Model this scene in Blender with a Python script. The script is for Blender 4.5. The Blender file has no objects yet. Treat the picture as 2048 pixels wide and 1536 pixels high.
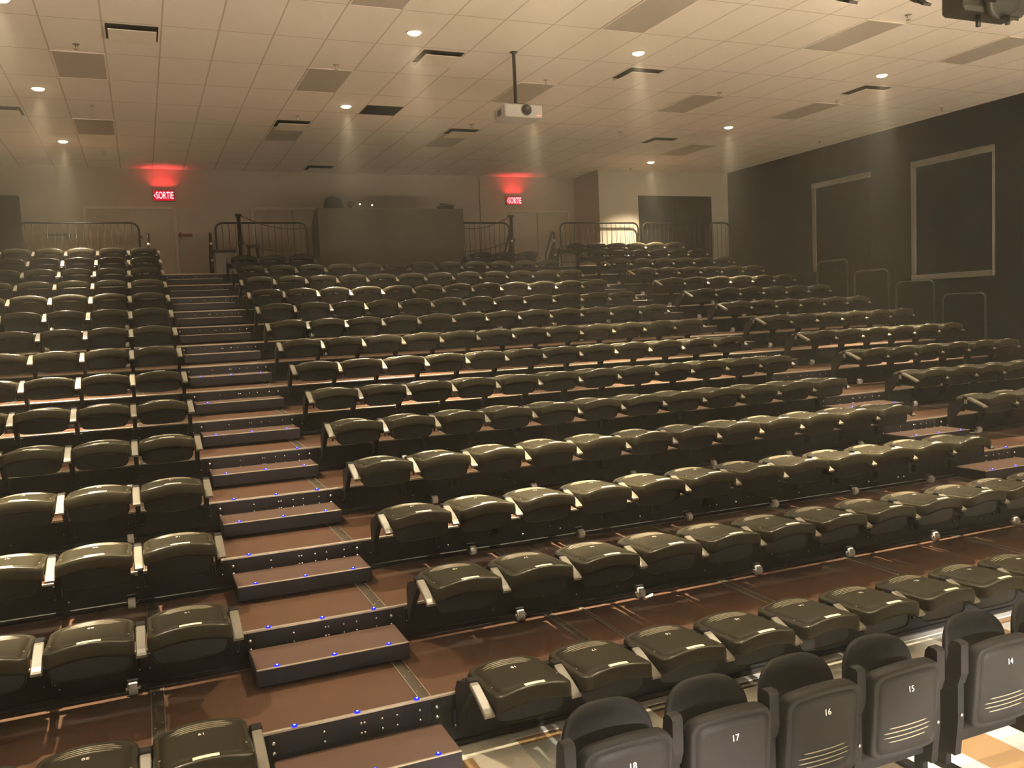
import bpy, math, random
from math import sin, cos, pi, sqrt
from mathutils import Vector, Matrix

random.seed(4)
SC = bpy.context.scene
COL = SC.collection

# ------------------------------------------------------------------ camera
F_PX = 1740.43
CAM_POS = Vector((0.2041, -4.7464, 2.1956))
YAW, PITCH, ROLL = 0.39814, -0.07861, -0.04458


def cam_axes():
    cy, sy, cp, sp = cos(YAW), sin(YAW), cos(PITCH), sin(PITCH)
    fw = Vector((sy * cp, cy * cp, sp))
    r = Vector((cy, -sy, 0))
    u = r.cross(fw)
    cr, sr = cos(ROLL), sin(ROLL)
    return r * cr + u * sr, u * cr - r * sr, fw


AX_R, AX_U, AX_F = cam_axes()
cam_data = bpy.data.cameras.new('camera')
cam_data.sensor_fit = 'HORIZONTAL'
cam_data.sensor_width = 36.0
cam_data.lens = 36.0 * F_PX / 2048.0
cam_data.clip_end = 100
cam = bpy.data.objects.new('camera', cam_data)
COL.objects.link(cam)
m = Matrix((AX_R, AX_U, -AX_F)).transposed().to_4x4()
m.translation = CAM_POS
cam.matrix_world = m
SC.camera = cam


def in_frame(p, mx=0, my=0):
    d = Vector(p) - CAM_POS
    z = d.dot(AX_F)
    if z < 0.2:
        return False
    x = 1024 + F_PX * d.dot(AX_R) / z
    y = 768 - F_PX * d.dot(AX_U) / z
    return -mx <= x <= 2048 + mx and -my <= y <= 1536 + my


# ------------------------------------------------------------------ world (thin stage haze), exposure
HAZE = 0.0026
world = bpy.data.worlds.new('hall_air')
SC.world = world
world.use_nodes = True
wn = world.node_tree
wn.nodes.clear()
wo = wn.nodes.new('ShaderNodeOutputWorld')
wb = wn.nodes.new('ShaderNodeBackground')
wb.inputs['Color'].default_value = (0, 0, 0, 1)
wv = wn.nodes.new('ShaderNodeVolumeScatter')
wv.inputs['Color'].default_value = (1.0, 0.97, 0.86, 1)
wv.inputs['Density'].default_value = HAZE
wv.inputs['Anisotropy'].default_value = 0.5
wn.links.new(wb.outputs[0], wo.inputs['Surface'])
wn.links.new(wv.outputs[0], wo.inputs['Volume'])
SC.view_settings.view_transform = 'Standard'
SC.view_settings.look = 'None'
SC.view_settings.gamma = 1
SC.view_settings.use_curve_mapping = False
SC.view_settings.exposure = 0.0
cy = SC.cycles
cy.max_bounces = 7
cy.diffuse_bounces = 4
cy.glossy_bounces = 3
cy.volume_bounces = 1
cy.transmission_bounces = 2
cy.use_denoising = True
cy.sample_clamp_indirect = 60.0
cy.caustics_reflective = False
cy.caustics_refractive = False

DOWN_W = 950.0     # broad light of one recessed downlight
BEAM_W = 7000.0      # its narrow centre beam
STAGE_W = 24000.0    # power of one stage floodlight
LOW_W = 11500.0     # one low front light of the stage
WARM = (1.0, 0.83, 0.56)
STAGE_COL = (1.0, 0.89, 0.79)

# ------------------------------------------------------------------ dimensions
RUN, RISE = 0.96335, 0.24806        # tier depth and height
PITCH_X = 0.52
XA = 1.7617                         # first armrest of the middle block
XL = 0.592                          # last armrest of the left block
XR = 9.13                           # first armrest of the right block
FLOOR = -0.335
CEIL = 5.575
X0, X1 = -4.6, 14.25                # side walls
YB = 15.126                         # back wall
YA = 13.85                          # alcove wall
YS = -9.5                           # stage end
PX0, PX1 = -2.75, 12.42             # tier ends
NT = 14                             # tiers 0..13
ZTOP = 13 * RISE

ORD = ['first', 'second', 'third', 'fourth', 'fifth', 'sixth', 'seventh', 'eighth', 'ninth', 'tenth',
       'eleventh', 'twelfth', 'thirteenth', 'fourteenth', 'fifteenth']


# ------------------------------------------------------------------ materials
def mat(name, col, rough=0.5, metal=0.0, var=0.12, scale=8.0, bump=0.0, bscale=60.0, spec=0.5):
    mt = bpy.data.materials.new(name)
    mt.use_nodes = True
    nt = mt.node_tree
    b = nt.nodes['Principled BSDF']
    b.inputs['Roughness'].default_value = rough
    b.inputs['Metallic'].default_value = metal
    b.inputs['Specular IOR Level'].default_value = spec
    tc = nt.nodes.new('ShaderNodeTexCoord')
    nz = nt.nodes.new('ShaderNodeTexNoise')
    nz.inputs['Scale'].default_value = scale
    nz.inputs['Detail'].default_value = 4
    nt.links.new(tc.outputs['Object'], nz.inputs['Vector'])
    mx = nt.nodes.new('ShaderNodeMix')
    mx.data_type = 'RGBA'
    mx.inputs[6].default_value = (*[c * (1 - var) for c in col], 1)
    mx.inputs[7].default_value = (*[min(1, c * (1 + var)) for c in col], 1)
    nt.links.new(nz.outputs['Fac'], mx.inputs[0])
    nt.links.new(mx.outputs[2], b.inputs['Base Color'])
    if bump:
        n2 = nt.nodes.new('ShaderNodeTexNoise')
        n2.inputs['Scale'].default_value = bscale
        nt.links.new(tc.outputs['Object'], n2.inputs['Vector'])
        bp = nt.nodes.new('ShaderNodeBump')
        bp.inputs['Strength'].default_value = bump
        bp.inputs['Distance'].default_value = 0.004
        nt.links.new(n2.outputs['Fac'], bp.inputs['Height'])
        nt.links.new(bp.outputs[0], b.inputs['Normal'])
    return mt


def emit(name, col, strength):
    mt = bpy.data.materials.new(name)
    mt.use_nodes = True
    nt = mt.node_tree
    nt.nodes.clear()
    o = nt.nodes.new('ShaderNodeOutputMaterial')
    e = nt.nodes.new('ShaderNodeEmission')
    e.inputs['Color'].default_value = (*col, 1)
    e.inputs['Strength'].default_value = strength
    nt.links.new(e.outputs[0], o.inputs[0])
    return mt


M = {}
M['shell'] = mat('chair_shell_plastic', (0.0200, 0.0166, 0.0088), 0.58, bump=0.12, bscale=220, spec=0.14)
M['rib'] = mat('chair_rib_highlight', (0.20, 0.175, 0.125), 0.25)  # far lighter than the shell, bright reflections on the ribs painted in
M['rim'] = mat('chair_edge_highlight', (0.040, 0.035, 0.022), 0.22)  # lighter edge colour imitates the highlight along the shell's rim
M['pan'] = mat('chair_pan_plastic', (0.010, 0.0096, 0.0088), 0.5, spec=0.25)
M['arm'] = mat('armrest_plastic', (0.125, 0.112, 0.085), 0.36)
M['fshell'] = mat('front_chair_plastic', (0.0145, 0.0138, 0.0135), 0.55, bump=0.12, bscale=220, spec=0.15)
M['bracket'] = mat('bracket_steel', (0.009, 0.0085, 0.0085), 0.55, 0.0, spec=0.2)
M['deck'] = mat('tier_plywood', (0.086, 0.0445, 0.0275), 0.45, var=0.25, scale=5, bump=0.05, bscale=140, spec=0.25)
M['riser'] = mat('riser_steel', (0.011, 0.0105, 0.0115), 0.55, 0.0, var=0.2, scale=3, spec=0.2)
M['step'] = mat('step_steel', (0.0105, 0.009, 0.0145), 0.5, 0.0, var=0.15, spec=0.35)  # bluish tint mixed into the steel for the glow of the LEDs
M['tread'] = mat('step_tread_plywood', (0.092, 0.0535, 0.040), 0.45, var=0.2, scale=6, spec=0.3)
M['nosing'] = mat('nosing_aluminium', (0.42, 0.36, 0.29), 0.35, 0.6)
M['seam'] = mat('seam_strip', (0.075, 0.06, 0.042), 0.38, 0.3)
M['bolt'] = mat('zinc_bolt', (0.62, 0.60, 0.58), 0.25, 0.9)
M['nylon'] = mat('white_nylon', (0.92, 0.92, 0.90), 0.4)
M['white'] = mat('white_print', (0.82, 0.80, 0.74), 0.5)
M['sticker'] = mat('cream_sticker', (0.80, 0.74, 0.58), 0.35)
M['led'] = emit('blue_led_lens', (0.012, 0.018, 1.0), 2.4)
M['ledcore'] = emit('blue_led_core', (0.22, 0.32, 1.0), 22.0)
M['wall'] = mat('beige_wall_paint', (0.43, 0.375, 0.315), 0.85, var=0.05, scale=1.5)
M['wall2'] = mat('alcove_wall_paint', (0.56, 0.51, 0.43), 0.85, var=0.05, scale=1.5)
M['black'] = mat('black_wall_paint', (0.007, 0.0066, 0.0058), 0.9, var=0.2, scale=1.2, spec=0.15)
M['blackpanel'] = mat('black_panel', (0.010, 0.010, 0.009), 0.7, spec=0.2)
M['blind'] = mat('blackout_blind', (0.005, 0.0046, 0.0046), 0.9, var=0.2, spec=0.12)
M['trim'] = mat('pale_trim', (0.19, 0.18, 0.155), 0.55)
M['door'] = mat('beige_door', (0.41, 0.355, 0.30), 0.7, var=0.04)
M['doorframe'] = mat('beige_door_frame', (0.48, 0.42, 0.355), 0.6, var=0.04)
M['dark'] = mat('black_metal', (0.020, 0.019, 0.018), 0.4, 0.3)
M['tube'] = mat('barrier_tube', (0.035, 0.027, 0.02), 0.3, 0.5)
M['booth'] = mat('booth_fabric', (0.085, 0.080, 0.057), 0.9, var=0.15, scale=2, bump=0.3, bscale=300)
M['boothside'] = mat('booth_side', (0.055, 0.046, 0.038), 0.7)
M['lens'] = mat('grey_light_lens', (0.47, 0.43, 0.37), 0.5, var=0.04)
M['vent'] = mat('dark_vent', (0.035, 0.030, 0.025), 0.6)
M['plate'] = mat('diffuser_plate', (0.78, 0.72, 0.63), 0.6)
M['chrome'] = mat('brushed_metal', (0.5, 0.46, 0.40), 0.3, 0.9)
M['proj'] = mat('projector_case', (0.47, 0.46, 0.45), 0.45)
M['lensglass'] = mat('projector_lens', (0.03, 0.025, 0.022), 0.12)
M['redled'] = emit('red_led', (1.0, 0.12, 0.06), 6.0)
M['whiteled'] = emit('white_led', (1.0, 0.92, 0.72), 9.0)
M['lamp'] = emit('downlight_lamp', (1.0, 0.86, 0.56), 14.0)
M['signred'] = emit('sign_red', (0.75, 0.004, 0.03), 0.95)
M['signletter'] = emit('sign_letter', (1.0, 0.62, 0.66), 1.6)
M['arrow'] = mat('arrow_paint', (0.22, 0.075, 0.055), 0.7)
M['bin'] = mat('pale_bin_plastic', (0.24, 0.225, 0.205), 0.5)
M['wood'] = mat('dark_wood', (0.045, 0.030, 0.020), 0.5, var=0.3)
M['rope'] = mat('rope', (0.10, 0.075, 0.05), 0.9)
M['rail'] = mat('guard_rail_steel', (0.014, 0.013, 0.012), 0.28, 0.3)
M['stagelamp'] = mat('stage_lamp_case', (0.026, 0.026, 0.020), 0.5, 0.2)
M['cable'] = mat('cable_rubber', (0.05, 0.04, 0.035), 0.6)


def math_node(nt, op, a, b=None):
    n = nt.nodes.new('ShaderNodeMath')
    n.operation = op
    for k, v in ((0, a), (1, b)):
        if v is None:
            continue
        if isinstance(v, (int, float)):
            n.inputs[k].default_value = v
        else:
            nt.links.new(v, n.inputs[k])
    return n.outputs[0]


def ceiling_material():
    mt = mat('ceiling_tiles', (0.82, 0.77, 0.70), 0.85, var=0.05, scale=3, bump=0.25, bscale=90)
    nt = mt.node_tree
    b = nt.nodes['Principled BSDF']
    src = b.inputs['Base Color'].links[0].from_socket
    tc = nt.nodes.new('ShaderNodeTexCoord')
    sp = nt.nodes.new('ShaderNodeSeparateXYZ')
    nt.links.new(tc.outputs['Object'], sp.inputs[0])

    def line(sock, off, per, w):
        f = math_node(nt, 'FRACT', math_node(nt, 'DIVIDE', math_node(nt, 'SUBTRACT', sock, off - 500 * per), per))
        d = math_node(nt, 'ABSOLUTE', math_node(nt, 'SUBTRACT', f, 0.5))
        return math_node(nt, 'GREATER_THAN', d, 0.5 - w / per / 2)
    g = math_node(nt, 'MAXIMUM', line(sp.outputs[0], 0.645, 0.6085, 0.019), line(sp.outputs[1], 5.884, 1.199, 0.019))
    mx = nt.nodes.new('ShaderNodeMix')
    mx.data_type = 'RGBA'
    nt.links.new(g, mx.inputs[0])
    nt.links.new(src, mx.inputs[6])
    mx.inputs[7].default_value = (0.56, 0.50, 0.42, 1)
    nt.links.new(mx.outputs[2], b.inputs['Base Color'])
    return mt


def floor_material():
    mt = mat('vinyl_tile_floor', (0.7, 0.64, 0.5), 0.3, var=0.05)
    nt = mt.node_tree
    b = nt.nodes['Principled BSDF']
    tc = nt.nodes.new('ShaderNodeTexCoord')
    mp = nt.nodes.new('ShaderNodeMapping')
    mp.inputs['Location'].default_value = (-2.085 / 0.305 + 100, 0.166 / 0.305 + 100, 0)
    mp.inputs['Scale'].default_value = (1 / 0.305, 1 / 0.305, 0)
    nt.links.new(tc.outputs['Object'], mp.inputs[0])
    fl = nt.nodes.new('ShaderNodeVectorMath')
    fl.operation = 'FLOOR'
    nt.links.new(mp.outputs[0], fl.inputs[0])
    wn_ = nt.nodes.new('ShaderNodeTexWhiteNoise')
    nt.links.new(fl.outputs[0], wn_.inputs['Vector'])
    cr = nt.nodes.new('ShaderNodeValToRGB')
    cr.color_ramp.interpolation = 'CONSTANT'
    e = cr.color_ramp.elements
    e[0].position = 0
    e[0].color = (0.74, 0.70, 0.58, 1)
    e[1].position = 0.5
    e[1].color = (0.46, 0.47, 0.43, 1)
    for p_, c_ in ((0.72, (0.36, 0.23, 0.11, 1)), (0.88, (0.10, 0.08, 0.05, 1))):
        x = e.new(p_)
        x.color = c_
    nt.links.new(wn_.outputs['Value'], cr.inputs[0])
    nt.links.new(cr.outputs[0], b.inputs['Base Color'])
    return mt


M['ceiling'] = ceiling_material()
M['floor'] = floor_material()


# ------------------------------------------------------------------ mesh helpers
class MB:
    """collects shapes into one mesh"""

    def __init__(self):
        self.v, self.f, self.mi, self.sm = [], [], [], []

    def add(self, vs, fs, mi=0, smooth=False):
        o = len(self.v)
        self.v += [tuple(x) for x in vs]
        self.f += [tuple(i + o for i in q) for q in fs]
        self.mi += [mi] * len(fs)
        self.sm += [smooth] * len(fs)
        return self

    def box(self, a, b, mi=0, c=0.0):
        """box from corner a to corner b with its edges cut by c"""
        lo = [min(p, q) for p, q in zip(a, b)]
        hi = [max(p, q) for p, q in zip(a, b)]
        c = min(c, *[(h - l) * 0.45 for l, h in zip(lo, hi)])
        if c <= 0:
            vs = [(x, y, z) for x in (lo[0], hi[0]) for y in (lo[1], hi[1]) for z in (lo[2], hi[2])]
            fs = [(0, 1, 3, 2), (4, 6, 7, 5), (0, 4, 5, 1), (2, 3, 7, 6), (0, 2, 6, 4), (1, 5, 7, 3)]
            return self.add(vs, fs, mi)
        vs = []
        idx = {}
        for sx in (0, 1):
            for sy in (0, 1):
                for sz in (0, 1):
                    s = (sx, sy, sz)
                    for k in range(3):
                        p = []
                        for j in range(3):
                            e = hi[j] if s[j] else lo[j]
                            if j != k:
                                e += -c if s[j] else c
                            p.append(e)
                        idx[(s, k)] = len(vs)
                        vs.append(p)
        fs = []
        for k in range(3):
            i, j = (k + 1) % 3, (k + 2) % 3
            for sk in (0, 1):
                q = []
                for si, sj in ((0, 0), (1, 0), (1, 1), (0, 1)):
                    s = [0, 0, 0]
                    s[k], s[i], s[j] = sk, si, sj
                    q.append(idx[(tuple(s), k)])
                fs.append(tuple(q if sk else q[::-1]))
            for si in (0, 1):
                for sj in (0, 1):
                    a0, a1 = [0, 0, 0], [0, 0, 0]
                    a0[i] = a1[i] = si
                    a0[j] = a1[j] = sj
                    a0[k], a1[k] = 0, 1
                    a0, a1 = tuple(a0), tuple(a1)
                    q = (idx[(a0, i)], idx[(a0, j)], idx[(a1, j)], idx[(a1, i)])
                    fs.append(q if si == sj else q[::-1])
        for s in [(x, y, z) for x in (0, 1) for y in (0, 1) for z in (0, 1)]:
            q = (idx[(s, 0)], idx[(s, 1)], idx[(s, 2)])
            fs.append(q if sum(s) % 2 else q[::-1])
        return self.add(vs, fs, mi)

    def lathe(self, prof, n=16, mi=0, axis='Z', at=(0, 0, 0), smooth=True):
        """prof: (radius, height) pairs"""
        vs, fs = [], []
        for r, h in prof:
            for k in range(n):
                a = 2 * pi * k / n
                x, y = r * cos(a), r * sin(a)
                p = {'Z': (x, y, h), 'Y': (x, h, -y), 'X': (h, x, y)}[axis]
                vs.append([p[j] + at[j] for j in range(3)])
        for i in range(len(prof) - 1):
            for k in range(n):
                a, b = i * n + k, i * n + (k + 1) % n
                fs.append((a, b, b + n, a + n))
        fs.append(tuple(range(n - 1, -1, -1)))
        fs.append(tuple((len(prof) - 1) * n + k for k in range(n)))
        return self.add(vs, fs, mi, smooth)

    def tube(self, pts, r, n=8, mi=0, smooth=True):
        pts = [Vector(p) for p in pts]
        rs = r if isinstance(r, (list, tuple)) else [r] * len(pts)
        vs, fs = [], []
        ref = None
        for i, p in enumerate(pts):
            t = (pts[min(i + 1, len(pts) - 1)] - pts[max(i - 1, 0)]).normalized()
            if ref is None:
                ref = t.orthogonal().normalized()
            ref = (ref - t * ref.dot(t)).normalized()
            w = t.cross(ref)
            for k in range(n):
                a = 2 * pi * k / n
                vs.append(p + (ref * cos(a) + w * sin(a)) * rs[i])
        for i in range(len(pts) - 1):
            for k in range(n):
                a, b = i * n + k, i * n + (k + 1) % n
                fs.append((a, b, b + n, a + n))
        fs.append(tuple(range(n - 1, -1, -1)))
        fs.append(tuple((len(pts) - 1) * n + k for k in range(n)))
        return self.add(vs, fs, mi, smooth)

    def prism(self, poly, axis, a, b, mi=0):
        """polygon in the two other axes (in XYZ order), swept along axis from a to b"""
        n = len(poly)
        vs = []
        for h in (a, b):
            for p, q in poly:
                vs.append({'X': (h, p, q), 'Y': (p, h, q), 'Z': (p, q, h)}[axis])
        fs = [(k, (k + 1) % n, (k + 1) % n + n, k + n) for k in range(n)]
        fs += [tuple(range(n - 1, -1, -1)), tuple(range(n, 2 * n))]
        return self.add(vs, fs, mi)

    def mesh(self, name, mats):
        me = bpy.data.meshes.new(name)
        me.from_pydata(self.v, [], self.f)
        for k in mats:
            me.materials.append(M[k])
        me.polygons.foreach_set('material_index', self.mi)
        me.polygons.foreach_set('use_smooth', self.sm)
        import bmesh
        bm = bmesh.new()
        bm.from_mesh(me)
        bmesh.ops.recalc_face_normals(bm, faces=bm.faces)
        bm.to_mesh(me)
        bm.free()
        me.update()
        return me


def put(name, me, parent=None, loc=(0, 0, 0), rot=(0, 0, 0)):
    o = bpy.data.objects.new(name, me)
    o.location = loc
    o.rotation_euler = rot
    if parent is not None:
        o.parent = parent
    COL.objects.link(o)
    return o


def part(name, mb, mats, parent=None, loc=(0, 0, 0), rot=(0, 0, 0), label=None):
    o = put(name, mb.mesh(name, mats if isinstance(mats, (list, tuple)) else [mats]), parent, loc, rot)
    if label:
        o['label'] = label
    return o


def tag(o, label, cat, group=None):
    o['label'] = label
    o['category'] = cat
    if group:
        o['group'] = group
    return o


def thing(name, label, cat, loc=(0, 0, 0), rz=0.0, group=None):
    o = put(name, None, None, loc, (0, 0, rz))
    return tag(o, label, cat, group)


def struct(name, mb, mats, parent=None):
    o = part(name, mb, mats, parent)
    if parent is None:
        o['kind'] = 'structure'
    return o


def dup(root, loc, label=None):
    r = root.copy()
    COL.objects.link(r)
    r.location = loc
    if label:
        r['label'] = label
    for ch in list(root.children):
        c = ch.copy()
        COL.objects.link(c)
        c.parent = r
        for g in list(ch.children):
            d = g.copy()
            COL.objects.link(d)
            d.parent = c
    return r


TEXT_CACHE = {}


def text_mesh(txt, size, key, bold=0.0):
    k = (txt, size, key)
    if k in TEXT_CACHE:
        return TEXT_CACHE[k]
    cu = bpy.data.curves.new('lettering', 'FONT')
    cu.body = txt
    cu.size = size
    cu.extrude = 0.0008
    cu.offset = bold
    cu.align_x = 'CENTER'
    cu.align_y = 'CENTER'
    cu.resolution_u = 3
    ob = bpy.data.objects.new('lettering', cu)
    COL.objects.link(ob)
    bpy.context.view_layer.update()
    dg = bpy.context.evaluated_depsgraph_get()
    me = bpy.data.meshes.new_from_object(ob.evaluated_get(dg))
    me.materials.clear()
    me.materials.append(M[key])
    bpy.data.objects.remove(ob)
    TEXT_CACHE[k] = me
    return me


def spot(name, loc, target, power, angle, blend, col, radius, parent=None):
    ld = bpy.data.lights.new(name, 'SPOT')
    ld.energy = power
    ld.spot_size = angle
    ld.spot_blend = blend
    ld.color = col
    ld.shadow_soft_size = radius
    o = bpy.data.objects.new(name, ld)
    COL.objects.link(o)
    d = (Vector(target) - Vector(loc)).normalized()
    o.rotation_euler = d.to_track_quat('-Z', 'Y').to_euler()
    o.location = loc
    if parent is not None:
        o.parent = parent
        o.matrix_parent_inverse = Matrix.Translation(parent.location).inverted()
    return o


# floodlights over the stage, behind the viewer, shining down on the pale stage floor
for lx_, ly_, tx_, ty_ in ((-2.0, -6.3, -2.0, -6.2), (2.5, -6.3, 2.5, -6.2), (7.0, -6.0, 7.0, -5.7), (11.0, -6.0, 11.0, -5.7)):
    spot('stage_floodlight', (lx_, ly_, CEIL - 0.25), (tx_, ty_, FLOOR), STAGE_W, math.radians(62), 0.6, STAGE_COL, 0.15)
# low front lights at the far end of the stage, grazing the floor up to the foot of the seating
for lx_ in (1.9, 3.9, 5.9, 7.9, 9.9):
    spot('stage_front_light', (lx_, -9.2, 2.7), (lx_ + 0.2, -2.5, FLOOR), LOW_W, math.radians(17), 0.5, STAGE_COL, 0.08)

# ------------------------------------------------------------------ the room
T = 0.2
struct('floor', MB().box((X0, YS, FLOOR - T), (X1, YB + 1, FLOOR)), 'floor')
struct('ceiling', MB().box((X0 - T, YS - T, CEIL), (X1 + T, YB + T, CEIL + T)), 'ceiling')
struct('wall_left', MB().box((X0 - T, YS, FLOOR), (X0, YB, CEIL)), 'black')
struct('wall_right', MB().box((X1, YS, FLOOR), (X1 + T, YA, CEIL)), 'black')
struct('wall_front', MB().box((X0 - T, YS - T, FLOOR), (X1 + T, YS, CEIL)), 'black')
wb_ = MB()
wb_.box((X0, YB, FLOOR), (1.741, YB + T, CEIL))
wb_.box((1.741, YB + 0.05, FLOOR), (7.944, YB + T, CEIL))
wb_.box((7.944, YB, FLOOR), (10.5, YB + T, CEIL))
struct('wall_back', wb_, 'wall')
struct('wall_side', MB().box((10.5, YA + 0.012, FLOOR), (10.637, YB + T, CEIL)), 'wall')
struct('wall_alcove', MB().box((10.5, YA, FLOOR), (X1, YA + 0.012, CEIL)).box((10.637, YA + 0.012, FLOOR), (X1 + T, YA + T, CEIL)), 'wall2')
ZM = 2.62   # floor level behind the tiers
struct('floor_back', MB().box((X0, 13.92, ZM - 0.15), (10.5, YB, ZM)), 'wall')


def door(name, x0, x1, y, zt, leaves, dark=False):
    """framed doors set in the back wall"""
    d = part(name, MB().box((x0, y - 0.02, ZM), (x1, y + 0.02, zt)), 'blackpanel' if dark else 'door')
    d['kind'] = 'structure'
    if not dark:
        f = MB()
        f.box((x0 - 0.07, y - 0.06, ZM), (x0, y + 0.02, zt + 0.07), 0, 0.008)
        f.box((x1, y - 0.06, ZM), (x1 + 0.07, y + 0.02, zt + 0.07), 0, 0.008)
        f.box((x0, y - 0.06, zt), (x1, y + 0.02, zt + 0.07), 0, 0.008)
        part('door_frame', f, 'doorframe', d)
    for k in range(1, leaves):
        x = x0 + (x1 - x0) * k / leaves
        part('door_seam', MB().box((x - 0.012, y - 0.028, ZM), (x + 0.012, y - 0.02, zt)), 'trim' if not dark else 'dark', d)
    return d


door('door_1', -0.667, 0.978, YB - 0.0, 4.74, 1)
d2 = door('door_2', 2.63, 4.3, YB + 0.05, 4.74, 2)
d3 = door('door_3', 8.60, 10.26, YB - 0.0, 4.70, 2)
d4 = door('door_4', 11.586, 13.718, YA - 0.01, 4.97, 2, True)
part('door_handle', MB().tube([(11.86, YA - 0.05, 4.27), (11.90, YA - 0.08, 4.30), (11.94, YA - 0.08, 4.33)], 0.008), 'chrome', d4, label='small bright metal door handle')

# blinds and their pale side channels on the dark wall
w1 = part('window_1', MB().box((X1 - 0.02, 6.27, 2.58), (X1, 8.0, 4.78)), 'blind')
w1['kind'] = 'structure'
f = MB()
f.box((X1 - 0.07, 6.24, 4.70), (X1, 8.03, 4.82), 0, 0.008)
f.box((X1 - 0.07, 6.24, 2.52), (X1, 8.03, 2.63), 0, 0.008)
f.box((X1 - 0.06, 7.93, 2.63), (X1, 8.03, 4.70), 0, 0.006)
f.box((X1 - 0.05, 6.24, 2.63), (X1, 6.27, 4.70), 0, 0.006)
part('window_frame', f, 'trim', w1)
w2 = part('window_2', MB().box((X1 - 0.02, 9.1, 2.86), (X1, 10.7, 4.78)), 'blind')
w2['kind'] = 'structure'
f = MB()
f.box((X1 - 0.07, 9.08, 4.70), (X1, 10.76, 4.82), 0, 0.008)
f.box((X1 - 0.06, 10.66, 2.86), (X1, 10.76, 4.70), 0, 0.006)
part('window_frame', f, 'trim', w2)
struct('trim_1', MB().box((1.70, YB - 0.012, ZM), (1.745, YB, CEIL)), 'wall')
struct('trim_2', MB().box((7.94, YB - 0.012, ZM), (7.985, YB, CEIL)), 'wall')


# ------------------------------------------------------------------ ceiling fittings
def cell(cx, cy_):
    return 0.645 + 0.6085 * cx, 5.884 + 1.199 * cy_


def rank(vals, v):
    return sorted(vals).index(v)


panels = [(-2, 1), (3, 1), (8, 1), (13, 1), (17, 1), (-2, 4), (3, 4), (8, 4), (17, 4), (3, -2), (8, -2), (13, -2), (17, -2)]
prow = {-2: 'nearest row', 1: 'second row back', 4: 'farthest row'}
pm = None
for cx, cy_ in panels:
    x, y = cell(cx, cy_)
    lab = f'grey unlit ceiling light panel, {ORD[rank([p[0] for p in panels if p[1] == cy_], cx)]} from the left in the {prow[cy_]}'
    if pm is None:
        pm = thing('ceiling_light_panel', lab, 'ceiling light', (x, y, CEIL), 0, 'unlit ceiling light panels')
        part('lens', MB().box((0.02, 0.02, -0.006), (0.5885, 1.179, 0.0)), 'lens', pm)
        fr = MB()
        fr.box((0, 0, -0.010), (0.6085, 0.022, 0)).box((0, 1.177, -0.010), (0.6085, 1.199, 0))
        fr.box((0, 0.022, -0.010), (0.022, 1.177, 0)).box((0.5865, 0.022, -0.010), (0.6085, 1.177, 0))
        part('frame', fr, 'plate', pm)
    else:
        dup(pm, (x, y, CEIL), lab)

x, y = cell(5, 2.5)
t = thing('ceiling_vent', 'dark return air grille in the ceiling beside a downlight', 'ceiling vent', (x, y, CEIL))
part('grille_backing', MB().box((0.01, 0.01, -0.004), (0.5985, 0.5895, 0)), 'vent', t)
g = MB()
for k in range(14):
    yy = 0.02 + k * 0.042
    g.prism([(yy, -0.012), (yy + 0.006, -0.012), (yy + 0.026, -0.003), (yy + 0.020, -0.003)], 'X', 0.02, 0.588)
part('grille_slats', g, 'vent', t)

diff = [(-1, 0.02), (5, 0.05), (-4, 3.48), (3, 3.55), (8, 3.6), (10, 0.1), (17, 0.06), (15, 3.6), (5, 6.97)]
dlab = ['beside the nearest unlit panel over the left block', 'beyond the brightest middle downlight', 'at the left edge beside a downlight',
        'in front of a grey panel over the left aisle', 'in front of a grey panel behind the projector', 'below the downlight to the right of the projector',
        'under the downlight nearest the dark wall', 'between two far downlights on the right', 'faint and farthest back above the control desk']
pm = None
for (cx, cy_), l in zip(diff, dlab):
    x, y = cell(cx, cy_)
    lab = 'square ceiling air diffuser ' + l
    if pm is None:
        pm = thing('air_diffuser', lab, 'air diffuser', (x, y, CEIL), 0, 'square air diffusers in the ceiling')
        part('dark_opening', MB().box((0.03, 0.03, -0.002), (0.578, 0.575, 0)), 'vent', pm)
        part('plate', MB().box((0.055, 0.055, -0.055), (0.555, 0.555, -0.045), 0, 0.004), 'plate', pm)
    else:
        dup(pm, (x, y, CEIL), lab)

spr = [(-0.266, 6.789), (-0.236, 9.784), (-0.208, 13.315), (2.792, 6.873), (2.782, 9.838), (5.845, 6.898), (5.795, 9.847),
       (8.9, 6.925), (11.32, 6.927), (8.919, 3.224), (8.835, 9.91), (11.207, 13.529), (13.708, 6.89), (13.688, 9.934)]
slab = ['over the left block, nearest', 'over the left block, second back', 'over the left block, farthest back', 'in front of the grey panel over the left aisle, nearer',
        'in front of the vent over the left aisle, farther', 'just beyond the projector pole', 'left of the projector above a vent', 'right of the projector pole, by a grey panel',
        'beyond the downlight near the dark wall', 'nearest, below the stage lamps', 'over the right half, small and far', 'above the pale alcove wall', 'nearest the dark wall, nearer of two',
        'nearest the dark wall, farther of two']
pm = None
for (x, y), l in zip(spr, slab):
    lab = 'ceiling sprinkler head ' + l
    if pm is None:
        pm = thing('sprinkler', lab, 'sprinkler', (x, y, CEIL), 0, 'sprinkler heads in the ceiling')
        part('escutcheon', MB().lathe([(0.040, 0), (0.040, -0.006), (0.015, -0.012)], 14), 'chrome', pm)
        part('sprinkler_head', MB().lathe([(0.012, -0.008), (0.012, -0.04), (0.007, -0.045), (0.007, -0.06), (0.026, -0.062), (0.026, -0.066)], 12), 'chrome', pm)
    else:
        dup(pm, (x, y, CEIL), lab)

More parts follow.
